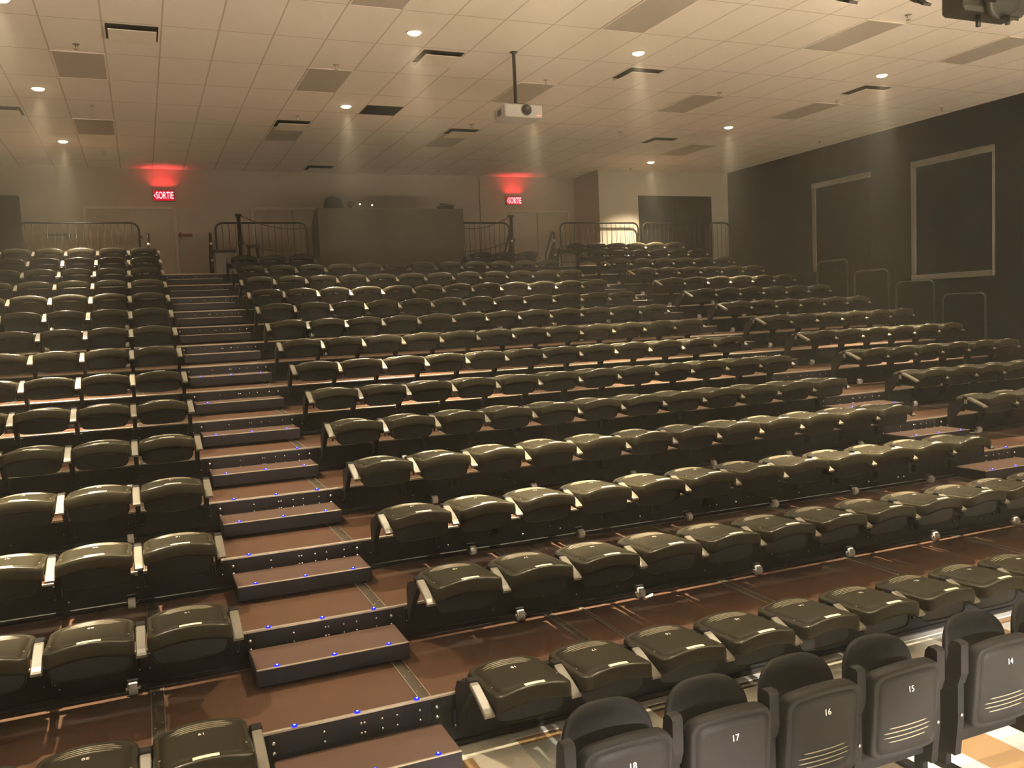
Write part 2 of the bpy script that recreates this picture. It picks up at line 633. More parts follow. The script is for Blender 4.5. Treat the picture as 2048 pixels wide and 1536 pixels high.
# recessed downlights: ring, reflector and lamp, each with its own light
dl = [(-0.86, 5.45), (3.41, 5.37), (6.49, 5.40), (10.79, 5.44), (-0.866, 8.93), (3.39, 9.02), (6.62, 9.05), (10.72, 9.10),
      (-0.83, 12.5), (11.27, 12.72), (-0.86, 1.8), (3.41, 1.8), (6.49, 1.8), (10.79, 1.8)]
dlabel = ['at the top left corner, nearest', 'nearest of the middle, left of the projector', 'right of the projector, nearest', 'nearest the dark wall', 'over the left block, second back',
          'over the left aisle, beside the dark vent', 'hidden behind the projector', 'second back on the right, above the windows', 'over the left block, farthest back',
          'farthest back, over the pale alcove', 'over the front rows by the left aisle', 'over the front rows, middle left', 'over the front rows, middle right', 'over the front rows by the dark wall']
pm = None
for (x, y), l in zip(dl, dlabel):
    lab = 'lit round recessed downlight ' + l
    if pm is None:
        pm = thing('downlight', lab, 'ceiling light', (x, y, CEIL), 0, 'lit recessed downlights')
        part('trim_ring', MB().lathe([(0.075, -0.001), (0.078, -0.010), (0.098, -0.008), (0.10, -0.001)], 24), 'plate', pm)
        part('lamp', MB().lathe([(0.075, -0.002), (0.074, -0.012), (0.062, -0.024), (0.035, -0.032)], 20), 'lamp', pm)
        cur = pm
    else:
        cur = dup(pm, (x, y, CEIL), lab)
    spot('downlight_beam', (x, y, CEIL - 0.05), (x, y, 0), DOWN_W, math.radians(102), 0.65, WARM, 0.05)
    spot('downlight_core', (x, y, CEIL - 0.05), (x, y, 0), BEAM_W, math.radians(36), 1.0, WARM, 0.05)

# ------------------------------------------------------------------ projector on its pole
PXx, PYy = 4.862, 5.787
t = thing('projector', 'white projector hanging from the ceiling on a black pole', 'projector', (PXx, PYy, CEIL))
part('pole', MB().lathe([(0.05, 0), (0.05, -0.01), (0.022, -0.012), (0.022, -0.68)], 14), 'dark', t)
part('mount_plate', MB().box((-0.16, -0.12, -0.70), (0.16, 0.14, -0.675), 0, 0.006), 'dark', t)
case = MB().box((-0.235, -0.20, -0.865), (0.285, 0.22, -0.70), 0, 0.014)
for sx in (-0.18, 0.20):
    for sy in (-0.14, 0.15):
        case.lathe([(0.015, -0.866), (0.012, -0.873)], 10, 0, 'Z', (sx, sy, 0))
body = part('case', case, 'proj', t)
lens = MB().lathe([(0.070, -0.198), (0.070, -0.212), (0.055, -0.216), (0.05, -0.204)], 24, 0, 'Y', (0.055, 0, -0.775))
part('lens', lens, 'lensglass', t)
vent = MB()
for k in range(6):
    vent.box((-0.2365, -0.06 + k * 0.022, -0.82), (-0.2345, -0.046 + k * 0.022, -0.745))
part('side_vent', vent, 'vent', body)
part('side_socket', MB().box((-0.2365, 0.11, -0.84), (-0.2345, 0.135, -0.75)), 'trim', body)
for k in range(3):
    part('indicator_light', MB().lathe([(0.006, -0.2), (0.005, -0.2035)], 8, 0, 'Y', (0.205 + 0.022 * k, 0, -0.838)), 'redled', body)
part('cable', MB().tube([(0.02, 0.0, -0.68), (0.08, -0.06, -0.685), (0.2, -0.03, -0.69), (0.285, 0.06, -0.70), (0.315, 0.1, -0.73), (0.31, 0.12, -0.76), (0.285, 0.14, -0.77)], 0.006), 'cable', t)


# ------------------------------------------------------------------ exit signs
def exit_sign(x0, x1, z0, z1, label):
    t = thing('exit_sign', label, 'exit sign', ((x0 + x1) / 2, YB, (z0 + z1) / 2), 0, 'red exit signs')
    w, h = (x1 - x0) / 2, (z1 - z0) / 2
    part('housing', MB().box((-w, -0.06, -h), (w, 0, h), 0, 0.006), 'dark', t)
    part('red_face', MB().box((-w + 0.008, -0.064, -h + 0.008), (w - 0.008, -0.061, h - 0.008)), 'signred', t)
    me = text_mesh('SORTIE', 0.205, 'signletter', 0.0015)
    o = put('lettering', me, t, (0.020, -0.068, -0.002), (pi / 2, 0, 0))
    o.scale = (0.52, 1.0, 1.0)
    part('chevron', MB().prism([(-w + 0.012, 0), (-w + 0.05, 0.035), (-w + 0.05, 0.018), (-w + 0.034, 0), (-w + 0.05, -0.018), (-w + 0.05, -0.035)], 'Y', -0.068, -0.064), 'signletter', t)
    ld = bpy.data.lights.new('exit_sign_glow', 'AREA')
    ld.shape = 'RECTANGLE'
    ld.size, ld.size_y = 0.4, 0.04
    ld.energy = 2.8
    ld.spread = math.radians(125)
    ld.color = (1.0, 0.03, 0.04)
    lo = bpy.data.objects.new('exit_sign_glow', ld)
    lo.rotation_euler = (pi, 0, 0)
    lo.location = ((x0 + x1) / 2, YB - 0.10, z1 + 0.02)
    COL.objects.link(lo)


exit_sign(0.615, 1.035, 4.905, 5.13, 'glowing red SORTIE exit sign above the door behind the left aisle')
exit_sign(8.60, 9.02, 4.89, 5.09, 'glowing red SORTIE exit sign behind the right aisle, past the control desk')

# wall arrow and panic bar
a = MB().prism([(1.02, 4.20), (1.12, 4.275), (1.11, 4.23), (1.34, 4.235), (1.335, 4.165), (1.11, 4.17), (1.12, 4.125)], 'Y', YB - 0.004, YB)
tag(part('wall_arrow', a, 'arrow'), 'dull red arrow on the wall pointing at the door behind the left aisle', 'arrow')
t = thing('panic_bar', 'horizontal push bar on the pale wall behind the left railing', 'push bar', (-1.2, YB, 4.217))
part('bar', MB().tube([(-0.21, -0.07, 0.0), (0.20, -0.07, 0.0)], 0.022, 10), 'seam', t)
part('latch_box', MB().box((0.13, -0.09, -0.075), (0.22, 0, 0.025), 0, 0.006), 'seam', t)
part('end_bracket', MB().box((-0.22, -0.09, -0.022), (-0.17, 0, 0.022), 0, 0.006), 'seam', t)

# ------------------------------------------------------------------ seating tiers
STEP_W0, STEP_W1 = 0.69, 1.64
AISLES = {'left': (0.69, 1.64, (0.8188, 1.168, 1.517)), 'right': (8.08, 9.03, (8.21, 8.56, 8.91))}
LED_NOSE = {('left', 0): (0, 1, 2), ('left', 1): (0, 1, 2), ('left', 2): (0,), ('left', 3): (0, 1, 2), ('left', 4): (2,), ('right', 2): (2,)}
LED_STEP = {('left', 0): (0, 1, 2), ('left', 1): (0, 1, 2), ('left', 2): (0, 1, 2), ('left', 3): (0, 1, 2), ('left', 4): (0, 1, 2), ('left', 5): (0, 1, 2), ('left', 6): (0,), ('left', 7): (0, 1, 2),
            ('right', 4): (0, 1, 2), ('right', 3): (0, 1, 2), ('right', 2): (0, 1)}
LED_LENS = MB().lathe([(0.0175, 0), (0.0165, 0.006), (0.011, 0.009), (0.004, 0.0085)], 14).mesh('led_lens', ['led'])
LED_CORE = MB().lathe([(0.0062, 0.0065), (0.005, 0.0085), (0.0025, 0.0095)], 10).mesh('led_core', ['ledcore'])
WHEEL = MB().lathe([(0.036, -0.024), (0.039, -0.020), (0.039, 0.020), (0.036, 0.024)], 20, 0, 'X').mesh('caster_wheel', ['nylon'])
AXLE = MB().lathe([(0.009, -0.042), (0.009, 0.042)], 10, 0, 'X').mesh('axle', ['bolt'])
fk = MB()
for sx in (-1, 1):
    fk.prism([(-0.006, -0.008), (-0.006, 0.008), (0.03, 0.05), (0.05, 0.05), (0.05, 0.02)], 'X', sx * 0.027, sx * 0.032)
fk.box((-0.031, 0.0, 0.042), (0.031, 0.05, 0.05))
FORK = fk.mesh('fork', ['bracket'])


def led(parent, loc):
    a_ = put('led_light', LED_LENS, parent, loc)
    put('led_core', LED_CORE, a_)


def dome(mb, x, y, z, r=0.009):
    mb.lathe([(r, 0.0), (r * 0.85, -0.005), (r * 0.4, -0.008)], 8, 0, 'Y', (x, y, z))


wheel_x = [-2.0, -1.0, 0.0, 2.57, 3.57, 4.68, 5.66, 6.66, 7.7, 9.6, 10.6, 11.6]
BOLT_L = [(0.976, 0), (1.183, 0), (1.203, 0), (1.305, 0), (1.392, 0), (1.528, 0), (0.976, -0.058), (1.183, -0.058), (1.203, -0.058), (1.305, -0.058), (1.392, -0.058), (1.528, -0.058)]
bolt_mb = MB()
for off in (0.0, 7.39):
    for x, z in BOLT_L:
        dome(bolt_mb, x + off, -0.0025, -0.060 + z)
for x in [-2.3, -1.9, -1.35, -0.85, -0.4, 2.3, 3.05, 3.4, 4.2, 4.95, 5.25, 6.0, 6.9, 7.3, 9.5, 9.9, 10.4, 11.1, 11.9]:
    dome(bolt_mb, x, -0.001, -0.15, 0.008)
    if int(x * 10) % 2:
        dome(bolt_mb, x + 0.08, -0.001, -0.15, 0.008)
hole_mb = MB()
for k in range(60):
    x = PX0 + 0.2 + k * 0.252
    hole_mb.lathe([(0.005, 0.0005), (0.005, -0.0006)], 6, 2, 'Y', (x, 0, -0.095))
    hole_mb.lathe([(0.005, 0.0005), (0.005, -0.0006)], 6, 2, 'Y', (x + 0.02, 0, -0.095))
DECK_ME = MB().box((PX0, 0.021, -0.028), (PX1, RUN - 0.001, 0.0)).mesh('deck', ['deck'])
DECKTOP_ME = MB().box((PX0, 0.021, -0.028), (PX1, 1.33, 0.0)).mesh('deck', ['deck'])
seam_specs = [(1.533, 1.598), (0.10, 0.165), (-1.2, -1.14), (2.77, 2.82), (3.05, 3.07), (4.3, 4.36), (5.6, 5.66), (6.9, 6.96), (8.12, 8.18), (9.7, 9.76), (11.0, 11.06)]


def seam_mesh(x0, x1):
    s = MB().box((x0, 0.014, 0.0), (x1, RUN - 0.01, 0.0035))
    s.box((x0 - 0.006, 0.014, 0.0), (x0 - 0.001, RUN - 0.01, 0.0055), 1)
    s.box((x1 + 0.001, 0.014, 0.0), (x1 + 0.006, RUN - 0.01, 0.0055), 1)
    for k in range(4):
        s.lathe([(0.006, 0.003), (0.004, 0.006)], 8, 1, 'Z', (x0 + 0.012, 0.1 + k * 0.25, 0))
        s.lathe([(0.006, 0.003), (0.004, 0.006)], 8, 1, 'Z', (x1 - 0.012, 0.16 + k * 0.25, 0))
    return s.mesh('deck_seam', ['seam', 'nosing'])


SEAMS = [seam_mesh(a_, b_) for a_, b_ in seam_specs]
NOSE_ME = MB().box((PX0, -0.004, -0.014), (PX1, 0.016, 0.002), 0, 0.002).mesh('nosing', ['nosing'])
for i in range(NT):
    t = thing('seating_tier', f'long brown seating tier with dark steel riser, {ORD[i]} up from the floor', 'seating tier', (0, i * RUN, i * RISE), 0, 'stepped seating tiers')
    put('deck', DECK_ME if i < NT - 1 else DECKTOP_ME, t)
    zb = FLOOR + 0.012 if i == 0 else -RISE + 0.012
    r = MB().box((PX0, 0.0, zb + 0.03), (PX1, 0.02, -0.012), 0, 0.003)
    r.box((PX0, -0.018, zb), (PX1, 0.02, zb + 0.03), 0, 0.003)
    if i == 0:
        r.box((PX0, 0.02, zb - 0.01), (PX1, 0.05, zb + 0.03))
    for q in (bolt_mb, hole_mb):
        n0 = len(r.v)
        r.v += q.v
        r.f += [tuple(a_ + n0 for a_ in f_) for f_ in q.f]
        r.mi += [2 if q is hole_mb else 1] * len(q.f)
        r.sm += q.sm
    part('riser', r, ['riser', 'bolt', 'dark'], t)
    for off in (0.0, 7.39):
        part('aisle_plate', MB().box((STEP_W0 + off, -0.0025, -0.135), (STEP_W1 + off, 0.0, -0.016)), 'step', t)
    if i == 0:
        part('base_strip', MB().box((2.05, -0.085, FLOOR + 0.0005), (PX1, -0.02, FLOOR + 0.008), 0, 0.002), 'white', t)
    put('nosing', NOSE_ME, t)
    for s in SEAMS:
        put('deck_seam', s, t)
    for x in wheel_x:
        if i and in_frame((x, i * RUN, i * RISE - 0.2)):
            w = put('caster_wheel', WHEEL, t, (x, -0.055, -RISE + 0.0405))
            put('axle', AXLE, w)
            put('fork', FORK, w)
    for side, (sx0, sx1, lx) in AISLES.items():
        for k in LED_NOSE.get((side, i), ()):
            led(t, (lx[k], 0.008, 0.002))

# half steps in the two aisles
STEP_BR = MB()
STEP_BR.box((-0.032, -0.006, -0.150), (0.032, 0.0, -0.028), 0, 0.002)
for z_ in (-0.062, -0.120):
    STEP_BR.lathe([(0.013, -0.006), (0.011, -0.011), (0.005, -0.014)], 8, 1, 'Y', (0, 0, z_))
STEP_BR_ME = STEP_BR.mesh('step_bracket', ['bracket', 'bolt'])
ST_W = 0.475
tread_me = MB().box((-ST_W, -0.392, -0.018), (ST_W, -0.03, 0.0), 0, 0.003).mesh('tread', ['tread'])
fr = MB()
fr.box((-ST_W, -0.400, -0.105), (ST_W, -0.388, -0.002), 0, 0.003)
fr.box((-ST_W - 0.004, -0.39, -0.105), (-ST_W + 0.006, -0.03, -0.004), 0, 0.003)
fr.box((ST_W - 0.006, -0.39, -0.105), (ST_W + 0.004, -0.03, -0.004), 0, 0.003)
frame_me = fr.mesh('step_frame', ['step'])
lip_me = MB().box((-ST_W, -0.402, -0.006), (ST_W, -0.388, 0.002), 0, 0.002).mesh('tread_edge', ['nosing'])
foot_me = MB().lathe([(0.012, -0.105), (0.012, -0.125), (0.018, -0.126), (0.018, -0.132)], 8).mesh('foot', ['bolt'])
for side, (sx0, sx1, lx) in AISLES.items():
    for i in range(NT):
        xc = (sx0 + sx1) / 2
        zc = i * RISE - 0.1135
        if i == 0:
            zc = -0.15
        if not (in_frame((sx0, i * RUN - 0.4, zc)) or in_frame((sx1, i * RUN - 0.4, zc))):
            continue
        t = thing('aisle_step', f'brown half step with dark steel front in the {side} aisle, {ORD[i]} step up', 'step', (xc, i * RUN, zc), 0, f'half steps of the {side} aisle')
        put('tread', tread_me, t)
        put('step_frame', frame_me, t)
        put('tread_edge', lip_me, t)
        for sx in (-1, 1):
            put('step_bracket', STEP_BR_ME, t, (sx * (ST_W - 0.01), -0.003, i * RISE - zc))
            put('foot', foot_me, t, (sx * (ST_W - 0.04), -0.33, 0.0))
        for k in LED_STEP.get((side, i), ()):
            led(t, (lx[k] - xc - 0.004, -0.378, 0.0))


# ------------------------------------------------------------------ folded chairs
def rounded(hx, y0, y1, r, n=7):
    """counter-clockwise rounded rectangle outline; y0 < y1"""
    out = []
    for cx, cy_, a0 in ((hx - r, y1 - r, 0), (-hx + r, y1 - r, pi / 2), (-hx + r, y0 + r, pi), (hx - r, y0 + r, 1.5 * pi)):
        for k in range(n + 1):
            a = a0 + pi / 2 * k / n
            out.append((cx + r * cos(a), cy_ + r * sin(a)))
    # extra points on the long straight runs so the arch shows
    res = []
    for k, p in enumerate(out):
        q = out[(k + 1) % len(out)]
        res.append(p)
        if abs(p[0] - q[0]) > 0.1 or abs(p[1] - q[1]) > 0.1:
            for s in range(1, 10):
                res.append((p[0] + (q[0] - p[0]) * s / 10, p[1] + (q[1] - p[1]) * s / 10))
    return res


BH = 0.226
BY0, BY1 = -0.575, -0.07


def back_z(x, y):
    s = (BY1 - y) / (BY1 - BY0)
    return 0.222 + 0.030 * s + 0.036 * (1 - (x / BH) ** 2)


def shell(mb, outline, zf, tf, rings, under=True):
    """domed panel: rings = (scale, drop) from the centre outwards; tf(y) = edge depth"""
    cx = 0.0
    cyy = (min(p[1] for p in outline) + max(p[1] for p in outline)) / 2
    n = len(outline)
    vs, fs = [], []
    for s, d in rings:
        for x, y in outline:
            xx, yy = cx + (x - cx) * s, cyy + (y - cyy) * s
            vs.append((xx, yy, zf(xx, yy) - d))
    for s, k in ((1.012, 0.35), (1.012, 0.8), (0.985, 1.0)):
        for x, y in outline:
            xx, yy = cx + (x - cx) * s, cyy + (y - cyy) * s
            vs.append((xx, yy, zf(xx, yy) - 0.004 - tf(y) * k))
    nr = len(rings) + 3
    if under:
        for s in (0.9, 0.45):
            for x, y in outline:
                xx, yy = cx + (x - cx) * s, cyy + (y - cyy) * s
                vs.append((xx, yy, zf(xx, yy) - 0.02))
        nr += 2
    mi0 = len(mb.mi)
    for i in range(nr - 1):
        for k in range(n):
            a, b = i * n + k, i * n + (k + 1) % n
            fs.append((a, b, b + n, a + n))
    fs.append(tuple(range(n)))
    fs.append(tuple((nr - 1) * n + k for k in range(n - 1, -1, -1)))
    mb.add(vs, fs, 0, True)
    for i in range(len(rings) - 3, len(rings) - 1):      # rounded edge, its highlight painted in as a lighter colour
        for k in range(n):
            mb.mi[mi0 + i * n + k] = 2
    return mb


def sstep(a, b, x):
    t = max(0, min(1, (x - a) / (b - a)))
    return t * t * (3 - 2 * t)


def backrest_mesh():
    ol = rounded(BH, BY0, BY1, 0.055)
    mb = MB()
    tf = lambda y: 0.035 + 0.050 * sstep(-0.40, -0.56, y)
    shell(mb, ol, back_z, tf, [(0.25, 0), (0.5, 0), (0.70, 0), (0.862, 0), (0.865, 0.003), (0.871, 0.003), (0.874, 0), (0.955, 0), (0.972, 0.0008), (0.988, 0.003), (1.0, 0.0075)])
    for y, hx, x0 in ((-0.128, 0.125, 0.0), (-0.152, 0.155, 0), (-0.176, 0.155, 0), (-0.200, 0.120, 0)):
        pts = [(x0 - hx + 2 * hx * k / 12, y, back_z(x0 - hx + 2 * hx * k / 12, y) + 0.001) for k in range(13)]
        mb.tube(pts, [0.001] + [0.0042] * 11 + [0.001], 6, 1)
    for sx in (-1, 1):
        mb.lathe([(0.007, 0.0), (0.005, 0.003)], 8, 1, 'Z', (sx * 0.198, -0.42, back_z(sx * 0.198, -0.42)))
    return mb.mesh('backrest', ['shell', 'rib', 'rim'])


def sticker_mesh():
    mb = MB()
    n = 6
    vs, fs = [], []
    for k in range(n + 1):
        x = -0.055 + 0.12 * k / n
        z = back_z(x, -0.55)
        vs += [(x, -0.533, z + 0.0012), (x, -0.560, z + 0.0005), (x, -0.575, z - 0.0065)]
    for k in range(n):
        for j in range(2):
            a = k * 3 + j
            fs.append((a, a + 1, a + 4, a + 3))
    mb.add(vs, fs)
    mb.sm = [True] * len(mb.f)
    return mb.mesh('label_sticker', ['sticker'])


def pan_mesh():
    """the seat pan hanging under the folded back"""
    mb = MB()
    prof = []
    hw, zt, zb, r = 0.205, 0.175, 0.066, 0.055
    prof.append((-hw, zt))
    for k in range(7):
        a = pi + pi / 2 * k / 6
        prof.append((-hw + r + r * cos(a), zb + r + r * sin(a)))
    for k in range(1, 6):
        prof.append((-hw + r + (2 * hw - 2 * r) * k / 6, zb - 0.006 * sin(pi * k / 6)))
    for k in range(7):
        a = 1.5 * pi + pi / 2 * k / 6
        prof.append((hw - r + r * cos(a), zb + r + r * sin(a)))
    prof.append((hw, zt))
    n = len(prof)
    vs, fs = [], []
    sec = [(-0.478, 0.97, 0.004), (-0.484, 1.0, 0.0), (-0.478, 1.012, -0.002), (-0.46, 1.0, 0.0), (-0.30, 0.96, 0.012), (-0.13, 0.92, 0.03), (-0.09, 0.85, 0.06)]
    for y, s, dz in sec:
        for x, z in prof:
            vs.append((x * s, y, zt - (zt - z) * (1 - dz * 4) if z < zt else zt))
    for i in range(len(sec) - 1):
        for k in range(n - 1):
            a = i * n + k
            fs.append((a, a + 1, a + 1 + n, a + n))
    fs.append(tuple(range(n)))
    fs.append(tuple((len(sec) - 1) * n + k for k in range(n)))
    for i in range(len(sec) - 1):
        fs.append((i * n, i * n + n, (i + 2) * n - 1, (i + 1) * n - 1))
    mb.add(vs, fs, 0, False)
    # stiffening fins under the pan
    for x in (0.06, 0.10, 0.14, 0.18, -0.18, -0.14):
        mb.prism([(-0.16, 0.10), (-0.10, 0.10), (-0.13, 0.056)], 'X', x - 0.005, x + 0.005)
    rim = [(x * 1.005, -0.484, z) for x, z in prof]
    mb.tube(rim, 0.0035, 6, 1)  # thin lighter pipe added as the highlight on the pan's bottom edge
    return mb.mesh('seat_pan', ['pan', 'shell'])


def arm_mesh():
    mb = MB()
    w = 0.029
    path = [(-0.295, 0.252), (-0.33, 0.243), (-0.42, 0.211), (-0.50, 0.180), (-0.530, 0.165)]
    th = 0.026
    sect = []
    for k, (y, z) in enumerate(path):
        ww = w * (0.86 + 0.14 * k / 4)
        sect.append([(-ww, y, z - 0.004), (-ww + 0.005, y, z), (ww - 0.005, y, z), (ww, y, z - 0.004), (ww, y + 0.004, z - th), (-ww, y + 0.004, z - th)])
    y, z = path[-1]
    sect.append([(-w, y - 0.012, z - 0.012), (-w + 0.005, y - 0.013, z - 0.009), (w - 0.005, y - 0.013, z - 0.009), (w, y - 0.012, z - 0.012), (w, y - 0.004, z - th), (-w, y - 0.004, z - th)])
    vs = [p for s in sect for p in s]
    fs = []
    for i in range(len(sect) - 1):
        for k in range(6):
            a, b = i * 6 + k, i * 6 + (k + 1) % 6
            fs.append((a, b, b + 6, a + 6))
    fs.append(tuple(range(6)))
    fs.append(tuple((len(sect) - 1) * 6 + k for k in range(6)))
    mb.add(vs, fs)
    return mb.mesh('armrest', ['arm'])


def post_mesh():
    """bracket that carries the armrest and bolts to the tier's riser"""
    mb = MB()
    mb.prism([(-0.02, -0.10), (-0.02, 0.11), (-0.06, 0.17), (-0.24, 0.232), (-0.31, 0.236), (-0.31, 0.20), (-0.235, 0.14), (-0.15, 0.05), (-0.085, -0.03), (-0.075, -0.10)], 'X', -0.018, 0.018)
    mb.box((-0.028, -0.305, 0.205), (0.028, -0.24, 0.258), 0, 0.006)
    mb.box((-0.04, -0.022, -0.13), (0.04, -0.004, -0.02), 0, 0.003)
    for sx in (-0.028, 0.028):
        mb.lathe([(0.007, -0.021), (0.005, -0.028)], 8, 1, 'Y', (sx, 0, -0.11))
    return mb.mesh('support_bracket', ['bracket', 'bolt'])


def tall_post_mesh():
    """support for the topmost row, which stands on legs with no riser below"""
    mb = MB()
    mb.prism([(-0.02, -0.02), (-0.02, 0.14), (-0.10, 0.20), (-0.26, 0.245), (-0.31, 0.243), (-0.31, 0.20), (-0.24, 0.175), (-0.12, 0.08), (-0.075, -0.02)], 'X', -0.022, 0.022)
    mb.box((-0.028, -0.305, 0.205), (0.028, -0.24, 0.258), 0, 0.006)
    mb.box((-0.024, -0.075, -RISE + 0.012), (0.024, -0.02, 0.0), 0, 0.003)
    mb.box((-0.05, -0.11, -RISE + 0.0005), (0.05, 0.01, -RISE + 0.012), 0, 0.003)
    return mb.mesh('support_leg', ['bracket'])


GAP_SHADE = MB().box((-0.237, -0.082, 0.085), (0.237, -0.026, 0.165), 0, 0.006).mesh('gap_shade_bar', ['bracket'])  # hidden bar added to stop light falling through the gap behind the pan
END_GLINT = MB().box((-0.031, -0.302, 0.168), (-0.020, -0.262, 0.222), 0, 0.003).mesh('end_glint', ['arm'])  # pale block added as the bright reflection on the hinge end
BACK, STICK, PAN, ARM, POST, TALL = backrest_mesh(), sticker_mesh(), pan_mesh(), arm_mesh(), post_mesh(), tall_post_mesh()
HP = PITCH_X / 2


def folded_chair(xc, i, num, label, end_arm=False):
    dz = -0.079 if i == 0 else 0.0
    t = thing('folding_chair', label, 'chair', (xc, i * RUN, i * RISE + dz), 0, 'folded chairs on the seating tiers')
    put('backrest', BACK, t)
    put('seat_pan', PAN, t)
    put('gap_shade_bar', GAP_SHADE, t)
    put('label_sticker', STICK, t)
    if i < 8:
        put('seat_number', text_mesh(str(num), 0.036, 'white', 0.0002), t, (0.0, -0.262, back_z(0, -0.262) + 0.0012), (math.atan(-0.030 / 0.505) * -1, 0, pi))
    for sx in (-HP,) + ((HP,) if end_arm else ()):
        put('armrest', ARM, t, (sx, 0, 0))
        if i == 14:
            put('support_leg', TALL, t, (sx, 0, 0))
        else:
            put('support_bracket', POST, t, (sx, 0, 0))
    return t


def visible(xc, i):
    y, z = i * RUN, i * RISE
    return any(in_frame((xc + a_, y + b_, z + c_)) for a_ in (-0.24, 0, 0.24) for b_ in (-0.07, -0.57) for c_ in (0.07, 0.25))


n_chairs = 0
for i in range(15):
    if i <= 12:
        mid = range(12)
    elif i == 13:
        mid = (0, 1, 2, 9, 10, 11)
    else:
        mid = ()
    tier = f'on the {ORD[i]} tier' if i < 14 else 'topmost on legs'
    for j in range(6):                       # left block, counted from the aisle
        xc = XL - HP - j * PITCH_X
        if visible(xc, i):
            folded_chair(xc, i, 19 + j, f'black folded chair {tier}, {ORD[j]} from the aisle in the left block', j == 0)
            n_chairs += 1
    for j in mid:                            # middle block, counted from the left aisle
        xc = XA + HP + j * PITCH_X
        if visible(xc, i):
            folded_chair(xc, i, 18 - j, f'black folded chair {tier}, {ORD[j]} place from the left aisle, middle block', j in (11,) or (i == 13 and j == 2))
            n_chairs += 1
    for j in range(6):                       # right block, counted from the right aisle
        xc = XR + HP + j * PITCH_X
        if visible(xc, i):
            t = folded_chair(xc, i, 6 - j, f'black folded chair {tier}, {ORD[j]} from the right aisle, right block', j == 5)
            if j == 0:
                put('end_glint', END_GLINT, t, (-HP, 0, 0))
            n_chairs += 1
print('folded chairs', n_chairs)

# ------------------------------------------------------------------ upright chairs of the front row
FY = -1.50          # arm line of the front row
FP = 0.533


def front_meshes():
    # local: x across, y depth (negative towards the camera), z up from the floor
    res = {}
    mb = MB()
    n = 24
    hw = 0.235
    zt, zb = 0.775, 0.36
    outline = []
    outline.append((hw * 0.95, zb))
    zs = 0.53
    for k in range(33):
        a = pi * k / 32
        ca = cos(a)
        outline.append((hw * (abs(ca) ** 0.62) * (1 if ca >= 0 else -1), zs + (zt - zs) * (max(sin(a), 0) ** 0.62)))
    outline.append((-hw * 0.95, zb))

    def by(x, z):
        return 0.085 - 0.05 * (x / hw) ** 2 + 0.10 * (z - zb) 
    vs, fs = [], []
    m_ = len(outline)
    cz = 0.55
    rings = [(0.3, 0.0), (0.6, 0.0), (0.85, 0.0), (0.96, 0.003), (1.0, 0.012), (1.0, 0.03), (0.96, 0.038), (0.5, 0.036)]
    for s, d in rings:
        for x, z in outline:
            xx, zz = x * s, cz + (z - cz) * s
            vs.append((xx, by(xx, zz) + d, zz))
    for i in range(len(rings) - 1):
        for k in range(m_):
            a, b = i * m_ + k, i * m_ + (k + 1) % m_
            fs.append((a, b, b + m_, a + m_))
    fs.append(tuple(range(m_)))
    fs.append(tuple((len(rings) - 1) * m_ + k for k in range(m_ - 1, -1, -1)))
    mb.add(vs, fs, 0, True)
    res['backrest'] = mb.mesh('backrest', ['fshell'])
    # tipped-up seat: panel facing the camera
    mb = MB()
    W, Z0, Z1 = 0.222, 0.245, 0.685
    ol = rounded(W, Z0, Z1, 0.05)

    def sy(x, z):
        s = (z - Z0) / (Z1 - Z0)
        return -0.115 + 0.035 * (1 - s) - 0.022 * (1 - (x / W) ** 2)
    vs, fs = [], []
    cz = (Z0 + Z1) / 2
    m_ = len(ol)
    top = lambda x, z: z + 0.028 * (1 - (x / W) ** 2) * sstep(cz, Z1, z)
    rings = [(0.25, 0), (0.5, 0), (0.70, 0), (0.868, 0), (0.871, 0.003), (0.877, 0.003), (0.880, 0), (0.955, 0), (0.975, 0.001), (0.99, 0.005), (1.0, 0.013), (1.008, 0.045), (0.99, 0.075), (0.9, 0.085), (0.4, 0.085)]
    for s, d in rings:
        for x, z in ol:
            xx, zz = x * s, cz + (z - cz) * s
            vs.append((xx, sy(xx, zz) + d, top(xx, zz)))
    for i in range(len(rings) - 1):
        for k in range(m_):
            a, b = i * m_ + k, i * m_ + (k + 1) % m_
            fs.append((a, b, b + m_, a + m_))
    fs.append(tuple(range(m_)))
    fs.append(tuple((len(rings) - 1) * m_ + k for k in range(m_ - 1, -1, -1)))
    mb.add(vs, fs, 0, True)
    for z, hx in ((0.405, 0.125), (0.381, 0.155), (0.357, 0.155), (0.333, 0.125)):
        pts = [(-hx + 2 * hx * k / 12, sy(-hx + 2 * hx * k / 12, z) - 0.0003, z) for k in range(13)]
        mb.tube(pts, [0.001] + [0.003] * 11 + [0.001], 6, 1)
    mb.box((-0.16, -0.04, 0.225), (-0.12, 0.03, 0.262), 0, 0.006)
    mb.box((0.12, -0.04, 0.225), (0.16, 0.03, 0.262), 0, 0.006)
    res['seat'] = mb.mesh('seat', ['fshell', 'rib'])
    res['sy'] = sy
    mb = MB()
    mb.prism([(-0.075, 0.715), (-0.060, 0.728), (-0.02, 0.728), (0.0, 0.70), (0.02, 0.56), (0.02, 0.44), (-0.055, 0.50), (-0.075, 0.56)], 'X', -0.027, 0.027)
    res['armrest'] = mb.mesh('armrest', ['fshell'])
    mb = MB()
    mb.prism([(-0.05, 0.50), (0.05, 0.56), (0.10, 0.50), (0.10, 0.10), (-0.03, 0.10), (-0.05, 0.30)], 'X', -0.022, 0.022)
    mb.lathe([(0.010, -0.052), (0.008, -0.060)], 10, 1, 'Y', (0, 0, 0.33))
    res['support'] = mb.mesh('support_bracket', ['bracket', 'bolt'])
    return res


